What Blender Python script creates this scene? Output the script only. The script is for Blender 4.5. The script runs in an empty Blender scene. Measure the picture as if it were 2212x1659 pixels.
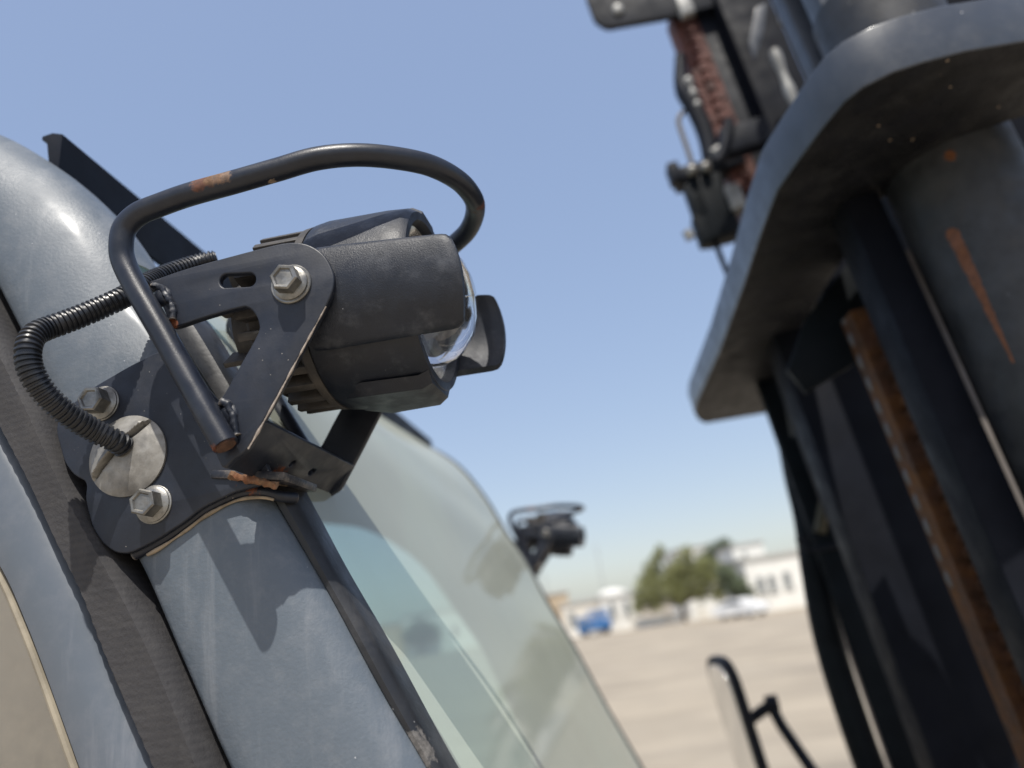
import bpy, bmesh, math, random
from math import sin, cos, pi, radians, tan, atan2, sqrt
from mathutils import Vector, Matrix, noise
random.seed(7)
S = bpy.context.scene
col = S.collection
# ---------------------------------------------------------------- camera
A, P, RO = radians(6), radians(17.5), radians(8.6)
FPX, CX, CY = 1609.0, 1106.0, 829.5          # focal length and centre of a 2212 x 1659 picture
CAM = Vector((0, 0, 2.3))
r0 = Vector((cos(A), sin(A), 0))
W = Vector((-sin(A)*cos(P), cos(A)*cos(P), sin(P)))
u0 = r0.cross(W)
R = cos(RO)*r0 - sin(RO)*u0
U = cos(RO)*u0 + sin(RO)*r0
cd = bpy.data.cameras.new('camera'); cam = bpy.data.objects.new('camera', cd); col.objects.link(cam)
cam.matrix_world = Matrix(((R.x, U.x, -W.x, CAM.x), (R.y, U.y, -W.y, CAM.y), (R.z, U.z, -W.z, CAM.z), (0, 0, 0, 1)))
cd.sensor_width = 36; cd.lens = 36*FPX/2212; cd.clip_start = .02; cd.clip_end = 3000
cd.dof.use_dof = True; cd.dof.focus_distance = .40; cd.dof.aperture_fstop = 4.3
S.camera = cam
S.render.resolution_x, S.render.resolution_y = 1024, 768
# ---------------------------------------------------------------- light
SUN = Vector((.045, -.46, .88)).normalized()
w = bpy.data.worlds.new('World'); S.world = w; w.use_nodes = True
nt = w.node_tree; bg = nt.nodes['Background']
sky = nt.nodes.new('ShaderNodeTexSky'); sky.sky_type = 'NISHITA'; sky.sun_disc = False
sky.sun_elevation = math.asin(SUN.z); sky.sun_rotation = atan2(SUN.x, SUN.y)
sky.air_density = 1.0; sky.dust_density = 1.6; sky.ozone_density = 2.5; sky.altitude = 0
gm = nt.nodes.new('ShaderNodeGamma'); gm.inputs[1].default_value = .38
hs_ = nt.nodes.new('ShaderNodeHueSaturation'); hs_.inputs['Hue'].default_value = .513; hs_.inputs['Saturation'].default_value = 1.60; hs_.inputs['Value'].default_value = 2.04
nt.links.new(sky.outputs[0], gm.inputs[0]); nt.links.new(gm.outputs[0], hs_.inputs['Color']); nt.links.new(hs_.outputs[0], bg.inputs[0])
bg.inputs[1].default_value = .15
sd = bpy.data.lights.new('sun', 'SUN'); sd.energy = 3.2; sd.angle = radians(.5); sd.color = (1, .95, .87)
so = bpy.data.objects.new('sun', sd); col.objects.link(so)
so.rotation_euler = SUN.to_track_quat('Z', 'Y').to_euler()
S.view_settings.view_transform = 'Standard'; S.view_settings.look = 'None'
S.view_settings.exposure = 0.5; S.view_settings.gamma = 1
S.cycles.max_bounces = 8; S.cycles.transparent_max_bounces = 12
S.cycles.caustics_reflective = False; S.cycles.caustics_refractive = False

# ---------------------------------------------------------------- geometry helpers
def ray(x, y): return W + (x-CX)/FPX*R - (y-CY)/FPX*U
def onY(x, y, Y):
    v = ray(x, y); return CAM + v*(Y/v.y)
def onG(x, y, z=0.):
    v = ray(x, y); return CAM + v*((z-CAM.z)/v.z)
def onP(x, y, p, n):
    v = ray(x, y); return CAM + v*((p-CAM).dot(n)/v.dot(n))
TM = radians(5)
M = Vector((-sin(TM), 0, cos(TM)))            # the mast leans back
MX = Vector((cos(TM), 0, sin(TM))); YY = Vector((0, 1, 0))

def link(name, me, mat, parent=None, smooth=True):
    o = bpy.data.objects.new(name, me); col.objects.link(o)
    if mat:
        me.materials.clear(); me.materials.append(mat)
    if parent:
        o.parent = parent
        o.matrix_parent_inverse = parent.matrix_world.inverted() if parent.type == 'EMPTY' else Matrix()
    if smooth:
        me.polygons.foreach_set('use_smooth', [True]*len(me.polygons))
        try: me.set_sharp_from_angle(angle=radians(38))
        except Exception: pass
    return o
def obj(name, bm, mat, parent=None, smooth=True):
    bmesh.ops.recalc_face_normals(bm, faces=bm.faces)
    me = bpy.data.meshes.new(name); bm.to_mesh(me); bm.free()
    return link(name, me, mat, parent, smooth)
def tag(o, label=None, cat=None, group=None, kind=None):
    if label: o['label'] = label
    if cat: o['category'] = cat
    if group: o['group'] = group
    if kind: o['kind'] = kind
    return o
def empty(name, loc, label, cat, group=None):
    o = bpy.data.objects.new(name, None); col.objects.link(o)
    o.matrix_world = Matrix.Translation(loc); o.location = loc; o.empty_display_size = .2
    return tag(o, label, cat, group)
def box(bm, c, ex, ey, ez, bev=0.):
    """box centred at c with half-extent vectors"""
    ex, ey, ez = Vector(ex), Vector(ey), Vector(ez); c = Vector(c)
    vs = [bm.verts.new(c + a*ex + b*ey + d*ez) for a in (-1, 1) for b in (-1, 1) for d in (-1, 1)]
    fs = [bm.faces.new([vs[i] for i in q]) for q in ((0,1,3,2),(4,6,7,5),(0,4,5,1),(2,3,7,6),(0,2,6,4),(1,5,7,3))]
    if bev:
        es = list({e for f in fs for e in f.edges})
        bmesh.ops.bevel(bm, geom=es, offset=bev, segments=2, affect='EDGES', profile=.5)
def catmull(pts, n=8):
    pts = [Vector(p) for p in pts]; out = []
    q = [pts[0]*2-pts[1]] + pts + [pts[-1]*2-pts[-2]]
    for i in range(1, len(q)-2):
        for k in range(n):
            t = k/n; a, b, c, d = q[i-1], q[i], q[i+1], q[i+2]
            out.append(.5*((2*b) + (c-a)*t + (2*a-5*b+4*c-d)*t*t + (3*b-a-3*c+d)*t**3))
    out.append(pts[-1]); return out
def resample(pts, step=None, n=None):
    L = [0]
    for a, b in zip(pts, pts[1:]): L.append(L[-1] + (b-a).length)
    n = n or max(2, int(L[-1]/step)+1); out = []; j = 0
    for i in range(n):
        s = L[-1]*i/(n-1)
        while j < len(L)-2 and L[j+1] < s: j += 1
        t = (s-L[j])/max(1e-9, L[j+1]-L[j]); out.append(pts[j].lerp(pts[j+1], min(1, t)))
    return out, L[-1]
def tube(bm, pts, rad, seg=20, cap=True):
    """rad: number or function of (index, arc length)"""
    prev = None; rings = []; s = 0
    for i, p in enumerate(pts):
        a = pts[max(0, i-1)]; b = pts[min(len(pts)-1, i+1)]; t = (b-a).normalized()
        if i: s += (p-pts[i-1]).length
        if prev is None:
            prev = t.orthogonal().normalized()
        prev = (prev - t*prev.dot(t)).normalized(); q = t.cross(prev)
        r = rad(i, s) if callable(rad) else rad
        rings.append([bm.verts.new(p + r*(cos(2*pi*k/seg)*prev + sin(2*pi*k/seg)*q)) for k in range(seg)])
    for a, b in zip(rings, rings[1:]):
        for k in range(seg): bm.faces.new((a[k], a[(k+1) % seg], b[(k+1) % seg], b[k]))
    if cap:
        bm.faces.new(rings[0][::-1]); bm.faces.new(rings[-1])
def frame(axis, up=(0, 0, 1)):
    a = Vector(axis).normalized(); s = a.cross(Vector(up))
    if s.length < 1e-4: s = a.cross(Vector((0, 1, 0)))
    s.normalize(); return a, s, s.cross(a)
def lathe(bm, o, axis, prof, seg=64, up=(0, 0, 1), close=False):
    a, s, u = frame(axis, up); rings = []
    for (h, r) in prof:
        rings.append([bm.verts.new(o + a*h + max(r, 1e-5)*(cos(2*pi*k/seg)*s + sin(2*pi*k/seg)*u)) for k in range(seg)])
    for x, y in zip(rings, rings[1:]):
        for k in range(seg): bm.faces.new((x[k], x[(k+1) % seg], y[(k+1) % seg], y[k]))
    if close:
        x, y = rings[-1], rings[0]
        for k in range(seg): bm.faces.new((x[k], x[(k+1) % seg], y[(k+1) % seg], y[k]))
def fillet(pts, r, n=5):
    out = []; N = len(pts)
    for i in range(N):
        a, b, c = [Vector(pts[j % N]) for j in (i-1, i, i+1)]
        rr = r[i] if isinstance(r, (list, tuple)) else r
        d1 = (a-b); d2 = (c-b); l = min(rr, d1.length*.45, d2.length*.45)
        if l < 1e-6: out.append(b); continue
        p1 = b + d1.normalized()*l; p2 = b + d2.normalized()*l
        for k in range(n+1):
            t = k/n; out.append(p1*(1-t)**2 + b*2*t*(1-t) + p2*t*t)
    return out
def sheet(name, outline, holes, o, ex, ey, thick, bev, mat, parent=None, res=2):
    """outline and holes in 2-D along ex, ey from o; thickness goes along ex x ey, centred"""
    cu = bpy.data.curves.new(name, 'CURVE'); cu.dimensions = '2D'; cu.fill_mode = 'BOTH'
    for poly in [outline] + holes:
        sp = cu.splines.new('POLY'); sp.points.add(len(poly)-1)
        for i, p in enumerate(poly): sp.points[i].co = (p[0], p[1], 0, 1)
        sp.use_cyclic_u = True
    cu.extrude = max(1e-5, thick/2-bev); cu.bevel_depth = bev; cu.offset = -bev; cu.bevel_resolution = res
    co = bpy.data.objects.new('tmp', cu); col.objects.link(co)
    dg = bpy.context.evaluated_depsgraph_get(); me = bpy.data.meshes.new_from_object(co.evaluated_get(dg))
    bpy.data.objects.remove(co); bpy.data.curves.remove(cu); me.name = name
    bm = bmesh.new(); bm.from_mesh(me); bmesh.ops.remove_doubles(bm, verts=bm.verts, dist=1e-6)
    bm.to_mesh(me); bm.free()
    ex, ey = Vector(ex), Vector(ey); ez = ex.cross(ey)
    me.transform(Matrix(((ex.x, ey.x, ez.x, o[0]), (ex.y, ey.y, ez.y, o[1]), (ex.z, ey.z, ez.z, o[2]), (0, 0, 0, 1))))
    return link(name, me, mat, parent)
def px_sheet(name, outline, holes, Y, thick, bev, mat, parent=None, fr=0.):
    """an upright plate facing the camera side, its front face at lateral distance Y"""
    f = lambda L: [(onY(x, y, Y).x, onY(x, y, Y).z) for x, y in L]
    ol = [(v.x, v.y) for v in fillet([(a, b, 0) for a, b in f(outline)], fr)]
    return sheet(name, ol, [f(h) for h in holes], (0, Y+thick/2, 0), (1, 0, 0), (0, 0, 1), thick, bev, mat, parent)
def ribbon(bm, left, right, prof, n=80):
    """loft between two 3-D polylines; prof = [(s, dy)] across"""
    Lp, _ = resample(catmull(left), n=n); Rp, _ = resample(catmull(right), n=n); rows = []
    for i, (a, b) in enumerate(zip(Lp, Rp)):
        rows.append([bm.verts.new(a.lerp(b, s) + Vector((0, d, 0))) for s, d in (prof(i/(n-1)) if callable(prof) else prof)])
    for x, y in zip(rows, rows[1:]):
        for k in range(len(x)-1): bm.faces.new((x[k], x[k+1], y[k+1], y[k]))

# ---------------------------------------------------------------- materials
def mat(name, base, rough=.5, metal=0., var=.15, vs=20., dust=None, bump=None, spots=(), speck=None, spec=.5, coat=0, streak=None, wear=None, ribs=None, segs=()):
    m = bpy.data.materials.new(name); m.use_nodes = True; n = m.node_tree.nodes; l = m.node_tree.links
    b = n['Principled BSDF']; tc = n.new('ShaderNodeTexCoord'); co = tc.outputs['Object']
    b.inputs['Metallic'].default_value = metal; b.inputs['Specular IOR Level'].default_value = spec
    if coat: b.inputs['Coat Weight'].default_value = coat; b.inputs['Coat Roughness'].default_value = .15
    def nz(scale, detail=6, rough_=.6, vec=co):
        t = n.new('ShaderNodeTexNoise'); t.inputs['Scale'].default_value = scale; t.inputs['Detail'].default_value = detail
        t.inputs['Roughness'].default_value = rough_; l.new(vec, t.inputs['Vector']); return t.outputs['Fac']
    def ramp(src, a, c):
        r = n.new('ShaderNodeMapRange'); r.inputs[1].default_value = a; r.inputs[2].default_value = c
        r.interpolation_type = 'SMOOTHSTEP'; l.new(src, r.inputs[0]); return r.outputs[0]
    def mth(op, x, y):
        t = n.new('ShaderNodeMath'); t.operation = op; t.use_clamp = op != 'SUBTRACT' and False
        for i, v in ((0, x), (1, y)):
            if isinstance(v, (int, float)): t.inputs[i].default_value = v
            else: l.new(v, t.inputs[i])
        return t.outputs[0]
    def mix(f, c1, c2):
        t = n.new('ShaderNodeMix'); t.data_type = 'RGBA'
        if isinstance(f, float): t.inputs[0].default_value = f
        else: l.new(f, t.inputs[0])
        for i, c in ((6, c1), (7, c2)):
            if isinstance(c, tuple): t.inputs[i].default_value = (*c, 1)
            else: l.new(c, t.inputs[i])
        return t.outputs[2]
    c = mix(ramp(nz(vs), .3, .7), tuple(x*(1-var) for x in base), tuple(min(1, x*(1+var)) for x in base))
    rsock = mth('MULTIPLY_ADD', ramp(nz(vs*2.3), .3, .7), .18); n[rsock.node.name].inputs[2].default_value = rough-.09
    if streak:
        cs, amt, sc, stretch = streak
        mp = n.new('ShaderNodeMapping'); mp.inputs['Scale'].default_value = stretch; l.new(co, mp.inputs[0])
        f = mth('MULTIPLY', ramp(nz(sc, 8, .7, mp.outputs[0]), .5, .75), amt); c = mix(f, c, cs)
    if dust:
        cs, amt, sc = dust
        f = mth('MULTIPLY', ramp(nz(sc, 9, .72), .42, .78), amt)
        f = mth('ADD', f, amt*.18); c = mix(f, c, cs); rsock = mth('ADD', rsock, mth('MULTIPLY', f, .35))
    if speck:
        cs, sc, th = speck
        v = n.new('ShaderNodeTexVoronoi'); v.inputs['Scale'].default_value = sc; l.new(co, v.inputs['Vector'])
        f = ramp(v.outputs['Distance'], th, th*.5)
        g = ramp(nz(sc*.13, 2), .52, .6); c = mix(mth('MULTIPLY', f, g), c, cs)
    if wear:
        cs, lo, hi = wear
        gm_ = n.new('ShaderNodeNewGeometry'); f = mth('ADD', gm_.outputs['Pointiness'], mth('MULTIPLY', mth('SUBTRACT', nz(110, 8, .75), .5), .16))
        c = mix(mth('MULTIPLY', ramp(f, lo, hi), .8), c, cs)
    for (p, rad, cs, sc) in spots:
        vm = n.new('ShaderNodeVectorMath'); vm.operation = 'DISTANCE'; l.new(co, vm.inputs[0]); vm.inputs[1].default_value = tuple(p)
        f = mth('ADD', mth('DIVIDE', vm.outputs['Value'], rad), mth('MULTIPLY', mth('SUBTRACT', nz(sc, 8, .7), .5), 2.6))
        f = ramp(f, 1.05, .7)
        c = mix(f, c, mix(ramp(nz(sc*1.7, 8, .75), .35, .65), cs, tuple(x*.45 for x in cs)))
        rsock = mth('ADD', rsock, mth('MULTIPLY', f, .3))
    l.new(c, b.inputs['Base Color']); cl = mth('MINIMUM', rsock, 1.); l.new(cl, b.inputs['Roughness'])
    for (pa, pb, wd_, cs, sc) in segs:              # a run of rust along a line from pa to pb
        ax = (pb-pa); Ls = ax.length; ax = ax/Ls
        def vec(op, x, y):
            t = n.new('ShaderNodeVectorMath'); t.operation = op; l.new(x, t.inputs[0])
            if hasattr(y, 'is_linked') or hasattr(y, 'links'): l.new(y, t.inputs[1])
            else: t.inputs[1].default_value = tuple(y)
            return t
        q = vec('SUBTRACT', co, pa).outputs[0]; dt = vec('DOT_PRODUCT', q, ax).outputs['Value']
        dt = mth('MINIMUM', mth('MAXIMUM', dt, 0.), Ls)
        sc_n = n.new('ShaderNodeVectorMath'); sc_n.operation = 'SCALE'; sc_n.inputs[0].default_value = tuple(ax); l.new(dt, sc_n.inputs['Scale'])
        ds_ = n.new('ShaderNodeVectorMath'); ds_.operation = 'DISTANCE'; l.new(q, ds_.inputs[0]); l.new(sc_n.outputs[0], ds_.inputs[1])
        wloc = mth('MULTIPLY', mth('SUBTRACT', 1.25, mth('DIVIDE', dt, Ls)), wd_)
        f = mth('ADD', mth('DIVIDE', ds_.outputs['Value'], wloc), mth('MULTIPLY', mth('SUBTRACT', nz(sc, 8, .7), .5), 1.3))
        f = ramp(f, 1.05, .8); c = mix(f, c, mix(ramp(nz(sc*1.7, 8, .75), .35, .65), cs, tuple(x*.55 for x in cs))); l.new(c, b.inputs['Base Color'])
    if ribs:
        wv = n.new('ShaderNodeTexWave'); wv.bands_direction = 'Z'; wv.inputs['Scale'].default_value = ribs[0]; wv.inputs['Distortion'].default_value = 1.2; wv.inputs['Detail Scale'].default_value = 40
        l.new(co, wv.inputs['Vector'])
        c = mix(mth('MULTIPLY', wv.outputs['Fac'], ribs[1]), c, (.16, .15, .145)); l.new(c, b.inputs['Base Color'])
    if bump:
        sc, st, ds = bump
        bp = n.new('ShaderNodeBump'); bp.inputs['Strength'].default_value = st; bp.inputs['Distance'].default_value = ds
        l.new(nz(sc, 4), bp.inputs['Height']); l.new(bp.outputs[0], b.inputs['Normal'])
    return m
RUST = (.24, .075, .03); TAN = (.36, .27, .19)
YA = .33                                                    # front face of the near lamp bracket
m_brk = mat('black_bracket_paint', (.0075, .0105, .019), .44, var=.25, vs=35, dust=((.055, .063, .085), .28, 30), wear=((.30, .26, .22), .56, .63), bump=(900, .12, .0006),
    speck=((.3, .28, .25), 260, .09),
    spots=[(onY(374, 700, YA), .003, RUST, 260), (onY(560, 1038, .38), .014, RUST, 160), (onY(600, 1050, .38), .006, TAN, 220)])
m_rod = mat('black_guard_paint', (.007, .010, .019), .36, var=.2, vs=30, dust=((.09, .10, .125), .16, 40), bump=(1200, .15, .0005),
    spots=[(onY(436, 393, .316), .0066, (.14, .055, .032), 110), (onY(462, 384, .3155), .0060, (.22, .13, .08), 140), (onY(486, 378, .3155), .0045, (.24, .15, .10), 170), (onY(588, 392, .322), .0022, (.4, .3, .22), 400), (onY(650, 352, .33), .002, (.3, .2, .2), 400),
           (onY(1028, 434, .40), .008, (.10, .03, .022), 200), (onY(486, 965, .325), .006, RUST, 200)])
m_plast = mat('black_lamp_plastic', (.0055, .0085, .017), .42, var=.2, vs=40, dust=((.046, .056, .076), .30, 28), bump=(1300, .4, .0006), speck=((.3, .31, .33), 160, .06),
    streak=((.16, .17, .19), .35, 60, (1, 1, 1)))
m_sink = mat('dusty_cast_aluminium', (.035, .034, .035), .6, var=.3, vs=60, dust=((.13, .115, .10), .7, 45), bump=(700, .4, .0006))
m_zinc = mat('weathered_zinc', (.25, .245, .23), .38, metal=.85, var=.45, vs=90, dust=((.16, .15, .135), .6, 150), bump=(600, .25, .0004))
m_cap = mat('dull_metal_cap', (.27, .26, .24), .5, metal=.4, var=.45, vs=60, dust=((.15, .14, .125), .7, 75), bump=(300, .25, .0006))
m_cable = mat('black_conduit', (.010, .0125, .018), .36, var=.2, vs=60, dust=((.09, .09, .10), .22, 70))
m_paint = mat('blue_grey_cab_paint', (.096, .119, .146), .45, var=.07, vs=5, dust=((.24, .25, .265), .26, 90), bump=(520, .4, .0006), coat=.05,
    speck=((.6, .6, .62), 120, .05), streak=((.25, .265, .285), .45, 34, (1.8, 1, .14)))
m_frame = mat('blue_grey_door_paint', (.104, .126, .155), .40, var=.05, vs=6, dust=((.24, .245, .27), .25, 60), coat=.2, streak=((.4, .4, .43), .35, 18, (2.2, 1, .25)))
m_rub = mat('dusty_rubber', (.032, .031, .034), .75, var=.2, vs=12, dust=((.10, .096, .094), .4, 50), bump=(500, .4, .001), ribs=(78, .07))
m_seal = mat('black_window_seal', (.013, .015, .019), .42, var=.3, vs=25, dust=((.13, .125, .12), .35, 25), speck=((.5, .5, .5), 90, .06), bump=(400, .2, .0006),
    spots=[(onY(900, 1625, .38), .010, (.17, .16, .15), 200)])
m_black = mat('dark_machine_steel', (.004, .006, .012), .5, spec=.2, var=.3, vs=14, dust=((.03, .032, .038), .45, 9), bump=(150, .2, .0008), speck=((.3, .27, .22), 60, .06))
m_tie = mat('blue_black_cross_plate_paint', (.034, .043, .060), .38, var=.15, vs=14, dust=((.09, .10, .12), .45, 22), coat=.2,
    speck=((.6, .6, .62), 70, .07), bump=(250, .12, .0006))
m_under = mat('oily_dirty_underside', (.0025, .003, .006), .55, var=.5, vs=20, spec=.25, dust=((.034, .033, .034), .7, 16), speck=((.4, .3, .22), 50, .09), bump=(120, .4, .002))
m_post = mat('greased_dark_steel', (.0035, .005, .010), .58, spec=.13, var=.3, vs=12, dust=((.013, .013, .015), .5, 6), bump=(90, .15, .001))
m_rod2 = mat('polished_hydraulic_rod', (.20, .185, .16), .34, metal=.7, var=.3, vs=25, dust=((.07, .062, .055), .5, 30))
def on_cyl(px, py):
    a0 = onY(2196, 660, .80); v = ray(px, py); best = None
    for k in range(4000):
        p = CAM + v*(.5+k*.0002); q = p-a0; q -= M*q.dot(M)
        if q.length <= .0685: return p
        if best is None or q.length < best[0]: best = (q.length, p)
    return best[1]
m_cyl = mat('mottled_cylinder_paint', (.022, .025, .031), .45, var=.4, vs=28, dust=((.06, .06, .062), .65, 26), bump=(200, .2, .001), speck=((.4, .4, .4), 70, .08), spots=[(on_cyl(x, y), r_*.75, (.20, .072, .026), 120) for x, y, r_ in ((2055, 335, .009),)], segs=[(on_cyl(2058, 505), on_cyl(2188, 782), .0058, (.20, .072, .026), 90)])
m_rust = mat('rusty_leaf_chain', (.050, .021, .013), .75, var=.6, vs=45, dust=((.20, .082, .02), .85, 22), bump=(160, .9, .004))
m_red = mat('rusty_red_chain', (.10, .034, .026), .7, var=.45, vs=30, dust=((.12, .07, .06), .5, 20), bump=(300, .4, .002))
m_org = mat('orange_rust', (.34, .13, .045), .75, var=.35, vs=40)
m_beige = mat('lit_sliver_beige', (.15, .13, .115), .5, metal=.3, var=.2, vs=20)  # pale beige stands for sunlight on a sliver of steel
m_grey = mat('pale_grey_fitting', (.26, .26, .25), .5, metal=.3, var=.2, vs=30)
m_hose = mat('black_rubber_hose', (.0045, .007, .010), .55, spec=.14, var=.3, vs=14, dust=((.014, .017, .019), .4, 10))
m_int = mat('grey_cab_lining', (.20, .20, .19), .8, var=.2, vs=5)
m_seat = mat('black_seat_vinyl', (.03, .03, .035), .6)
m_glassm = bpy.data.materials.new('clear_lens'); m_glassm.use_nodes = True
b_ = m_glassm.node_tree.nodes['Principled BSDF']; b_.inputs['Transmission Weight'].default_value = 1; b_.inputs['Roughness'].default_value = .07; b_.inputs['Coat Weight'].default_value = .6
b_.inputs['Base Color'].default_value = (.86, .88, .9, 1); b_.inputs['IOR'].default_value = 1.45
m_refl = mat('silver_reflector', (.75, .74, .72), .22, metal=1., var=.08, vs=40)
m_mirror = mat('mirror_glass', (.75, .76, .76), .12, metal=.9, var=.05, vs=4)

def glass_mat(name, tint, dustc, dustf, rough=.06):
    m = bpy.data.materials.new(name); m.use_nodes = True; n = m.node_tree.nodes; l = m.node_tree.links
    n.remove(n['Principled BSDF']); out = n['Material Output']
    tr = n.new('ShaderNodeBsdfTransparent'); tr.inputs[0].default_value = (*tint, 1)
    df = n.new('ShaderNodeBsdfDiffuse'); df.inputs[0].default_value = (*dustc, 1)
    gl = n.new('ShaderNodeBsdfGlossy'); gl.inputs['Roughness'].default_value = rough; gl.inputs[0].default_value = (.95, .97, .95, 1)
    tc = n.new('ShaderNodeTexCoord'); nz = n.new('ShaderNodeTexNoise'); nz.inputs['Scale'].default_value = 3; nz.inputs['Detail'].default_value = 8
    l.new(tc.outputs['Object'], nz.inputs['Vector'])
    mr = n.new('ShaderNodeMapRange'); mr.inputs[1].default_value = .3; mr.inputs[2].default_value = .75
    mr.inputs[3].default_value = dustf*.8; mr.inputs[4].default_value = min(1, dustf*1.2); l.new(nz.outputs['Fac'], mr.inputs[0])
    m1 = n.new('ShaderNodeMixShader'); l.new(tr.outputs[0], m1.inputs[1]); l.new(gl.outputs[0], m1.inputs[2])
    fr = n.new('ShaderNodeFresnel'); fr.inputs[0].default_value = 1.45; l.new(fr.outputs[0], m1.inputs[0])
    lw = n.new('ShaderNodeLayerWeight'); lw.inputs[0].default_value = .35     # a dust film hides more at a glancing angle
    ma = n.new('ShaderNodeMath'); ma.operation = 'MULTIPLY_ADD'; ma.inputs[1].default_value = .35; ma.use_clamp = True
    l.new(lw.outputs['Facing'], ma.inputs[0]); l.new(mr.outputs[0], ma.inputs[2])
    m2 = n.new('ShaderNodeMixShader'); l.new(ma.outputs[0], m2.inputs[0]); l.new(m1.outputs[0], m2.inputs[1]); l.new(df.outputs[0], m2.inputs[2])
    l.new(m2.outputs[0], out.inputs[0]); return m
m_wind = glass_mat('dusty_windscreen_glass', (.62, .88, .84), (.49, .52, .455), .35, .05)

# ================================================================= SETTING
m_ground = mat('sandy_yard', (.36, .305, .23), .95, var=.14, vs=.35, dust=((.38, .335, .27), .5, .12), streak=((.17, .145, .115), 1.0, .45, (.2, 1.6, 1)), speck=((.20, .18, .15), .35, .10), ribs=None)
g = bmesh.new(); bmesh.ops.create_grid(g, x_segments=8, y_segments=8, size=1500)
tag(obj('ground', g, m_ground, smooth=False), 'pale sandy concrete yard under the forklift', None, None, 'structure')

# ================================================================= FORKLIFT
fk = empty('forklift', Vector((-.7, 1.03, 0)), 'dark blue-grey forklift filling the foreground, with cab, work lamps and mast', 'forklift')

# ---- cab: near pillar, seals, door frame
PIL = .369
prof_pil = [(0, .012), (.012, .005), (.03, .0015), (.06, 0), (.2, -.0015), (.4, -.002), (.6, -.0018), (.78, -.0005), (.88, .004), (.94, .010), (.975, .018), (.99, .028), (.985, .05)]
prof_top = [(0, .012), (.012, .006), (.03, .003), (.06, .0012), (.2, -.001), (.4, .0), (.6, .005), (.78, .0125), (.88, .019), (.94, .025), (.975, .031), (.99, .037), (.985, .05)]
def prof_mix(t):
    k = max(0., min(1., (t-.33)/.17)); k = k*k*(3-2*k)
    return [(a[0], a[1]*(1-k)+b[1]*k) for a, b in zip(prof_top, prof_pil)]
seam = [(-160, 330), (-70, 510), (0, 651), (60, 772), (119, 897), (200, 1052), (283, 1202), (320, 1278), (390, 1445), (484, 1659), (600, 1900), (700, 2100)]
pedge = [(-150, 205), (-60, 235), (0, 268), (48, 299), (89, 329), (143, 380), (179, 418), (208, 457), (241, 508), (300, 605), (370, 712), (430, 805), (500, 920), (588, 1075), (707, 1273), (823, 1488), (925, 1659), (1060, 1900), (1180, 2120)]
sedge = [(-150, 285), (-60, 308), (0, 338), (48, 372), (89, 407), (143, 455), (190, 502), (235, 540), (285, 560), (337, 585), (385, 635), (430, 690), (490, 790), (560, 915), (651, 1087), (725, 1228), (824, 1400), (963, 1659), (1110, 1900), (1260, 2120)]
Y3 = lambda L, Y: [onY(x, y, Y) for x, y in L]
bm = bmesh.new(); ribbon(bm, Y3(seam, PIL), Y3(pedge, PIL), prof_mix, 160)
o = obj('front_pillar', bm, m_paint, fk); o['label'] = 'glossy blue-grey cab pillar with lamp shadows'
# dark gap beside the pillar, then rubber, then door frame and dusty glass
rub_l = [(-330, 330), (-200, 560), (-90, 760), (0, 917), (67, 1042), (120, 1160), (179, 1284), (231, 1421), (335, 1659), (440, 1900), (530, 2100)]
rub_r = [(-185, 330), (-88, 520), (-12, 662), (48, 785), (106, 905), (180, 1070), (262, 1215), (331, 1336), (400, 1480), (472, 1659), (575, 1900), (670, 2100)]
bm = bmesh.new()
ribbon(bm, Y3(rub_l, PIL), Y3(rub_r, PIL), [(-.02, .03), (0, .004), (.03, -.002), (.12, -.006), (.45, -.0075), (.62, -.009), (.86, -.010), (.94, -.007), (.985, .0), (1.0, .01), (1.0, .04)], 140)
# fine moulded ribs on the rubber's crest
for v in bm.verts: v.co.y += .00045*sin(v.co.z*900)*(1 if v.co.y < PIL else 0)
obj('door_seal', bm, m_rub, fk)
bm = bmesh.new(); ribbon(bm, [p+Vector((-.004, .018, 0)) for p in Y3(rub_r, PIL)], [p+Vector((.012, .018, 0)) for p in Y3(seam, PIL)], [(0, 0), (1, 0)], 60)
obj('pillar_gap', bm, m_seal, fk)
dfl = [(-500, 560), (-330, 800), (-170, 1010), (-60, 1150), (0, 1243), (45, 1345), (89, 1459), (160, 1659), (240, 1880), (310, 2080)]
bm = bmesh.new(); ribbon(bm, Y3(dfl, .372), Y3(rub_l, .372), [(-.01, .03), (0, .006), (.05, .001), (.12, 0), (.5, -.002), (.8, .0), (.94, .004), (1.02, .012)], 140)
obj('door_frame', bm, m_frame, fk)
m_dglass = mat('dust_caked_side_window', (.17, .155, .13), .55, var=.2, vs=14, dust=((.27, .24, .19), .6, 18), spec=.6)
dgl = [(x-900, y) for x, y in dfl]
bm = bmesh.new(); ribbon(bm, Y3(dgl, .376), [p+Vector((.004, 0, 0)) for p in Y3(dfl, .376)], [(0, 0), (.9, 0), (.985, 0), (1, .003)], 60)
obj('side_window', bm, m_dglass, fk)
bm = bmesh.new(); pts = catmull([p+Vector((-.0005, .001, 0)) for p in Y3(dfl, .376)]); tube(bm, pts, .0022, 8)
obj('window_bead', bm, mat('sandy_window_bead', (.33, .29, .22), .6, var=.2, vs=50), fk)
# window seal on the windscreen edge
bm = bmesh.new(); ribbon(bm, Y3(pedge[10:], .386), Y3(sedge[10:], .386), [(-.12, .012), (-.02, .004), (.06, -.003), (.2, -.006), (.5, -.0065), (.78, -.004), (.90, .001), (.95, .008), (.95, .02)], 140)
obj('windscreen_seal', bm, m_seal, fk)
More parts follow.
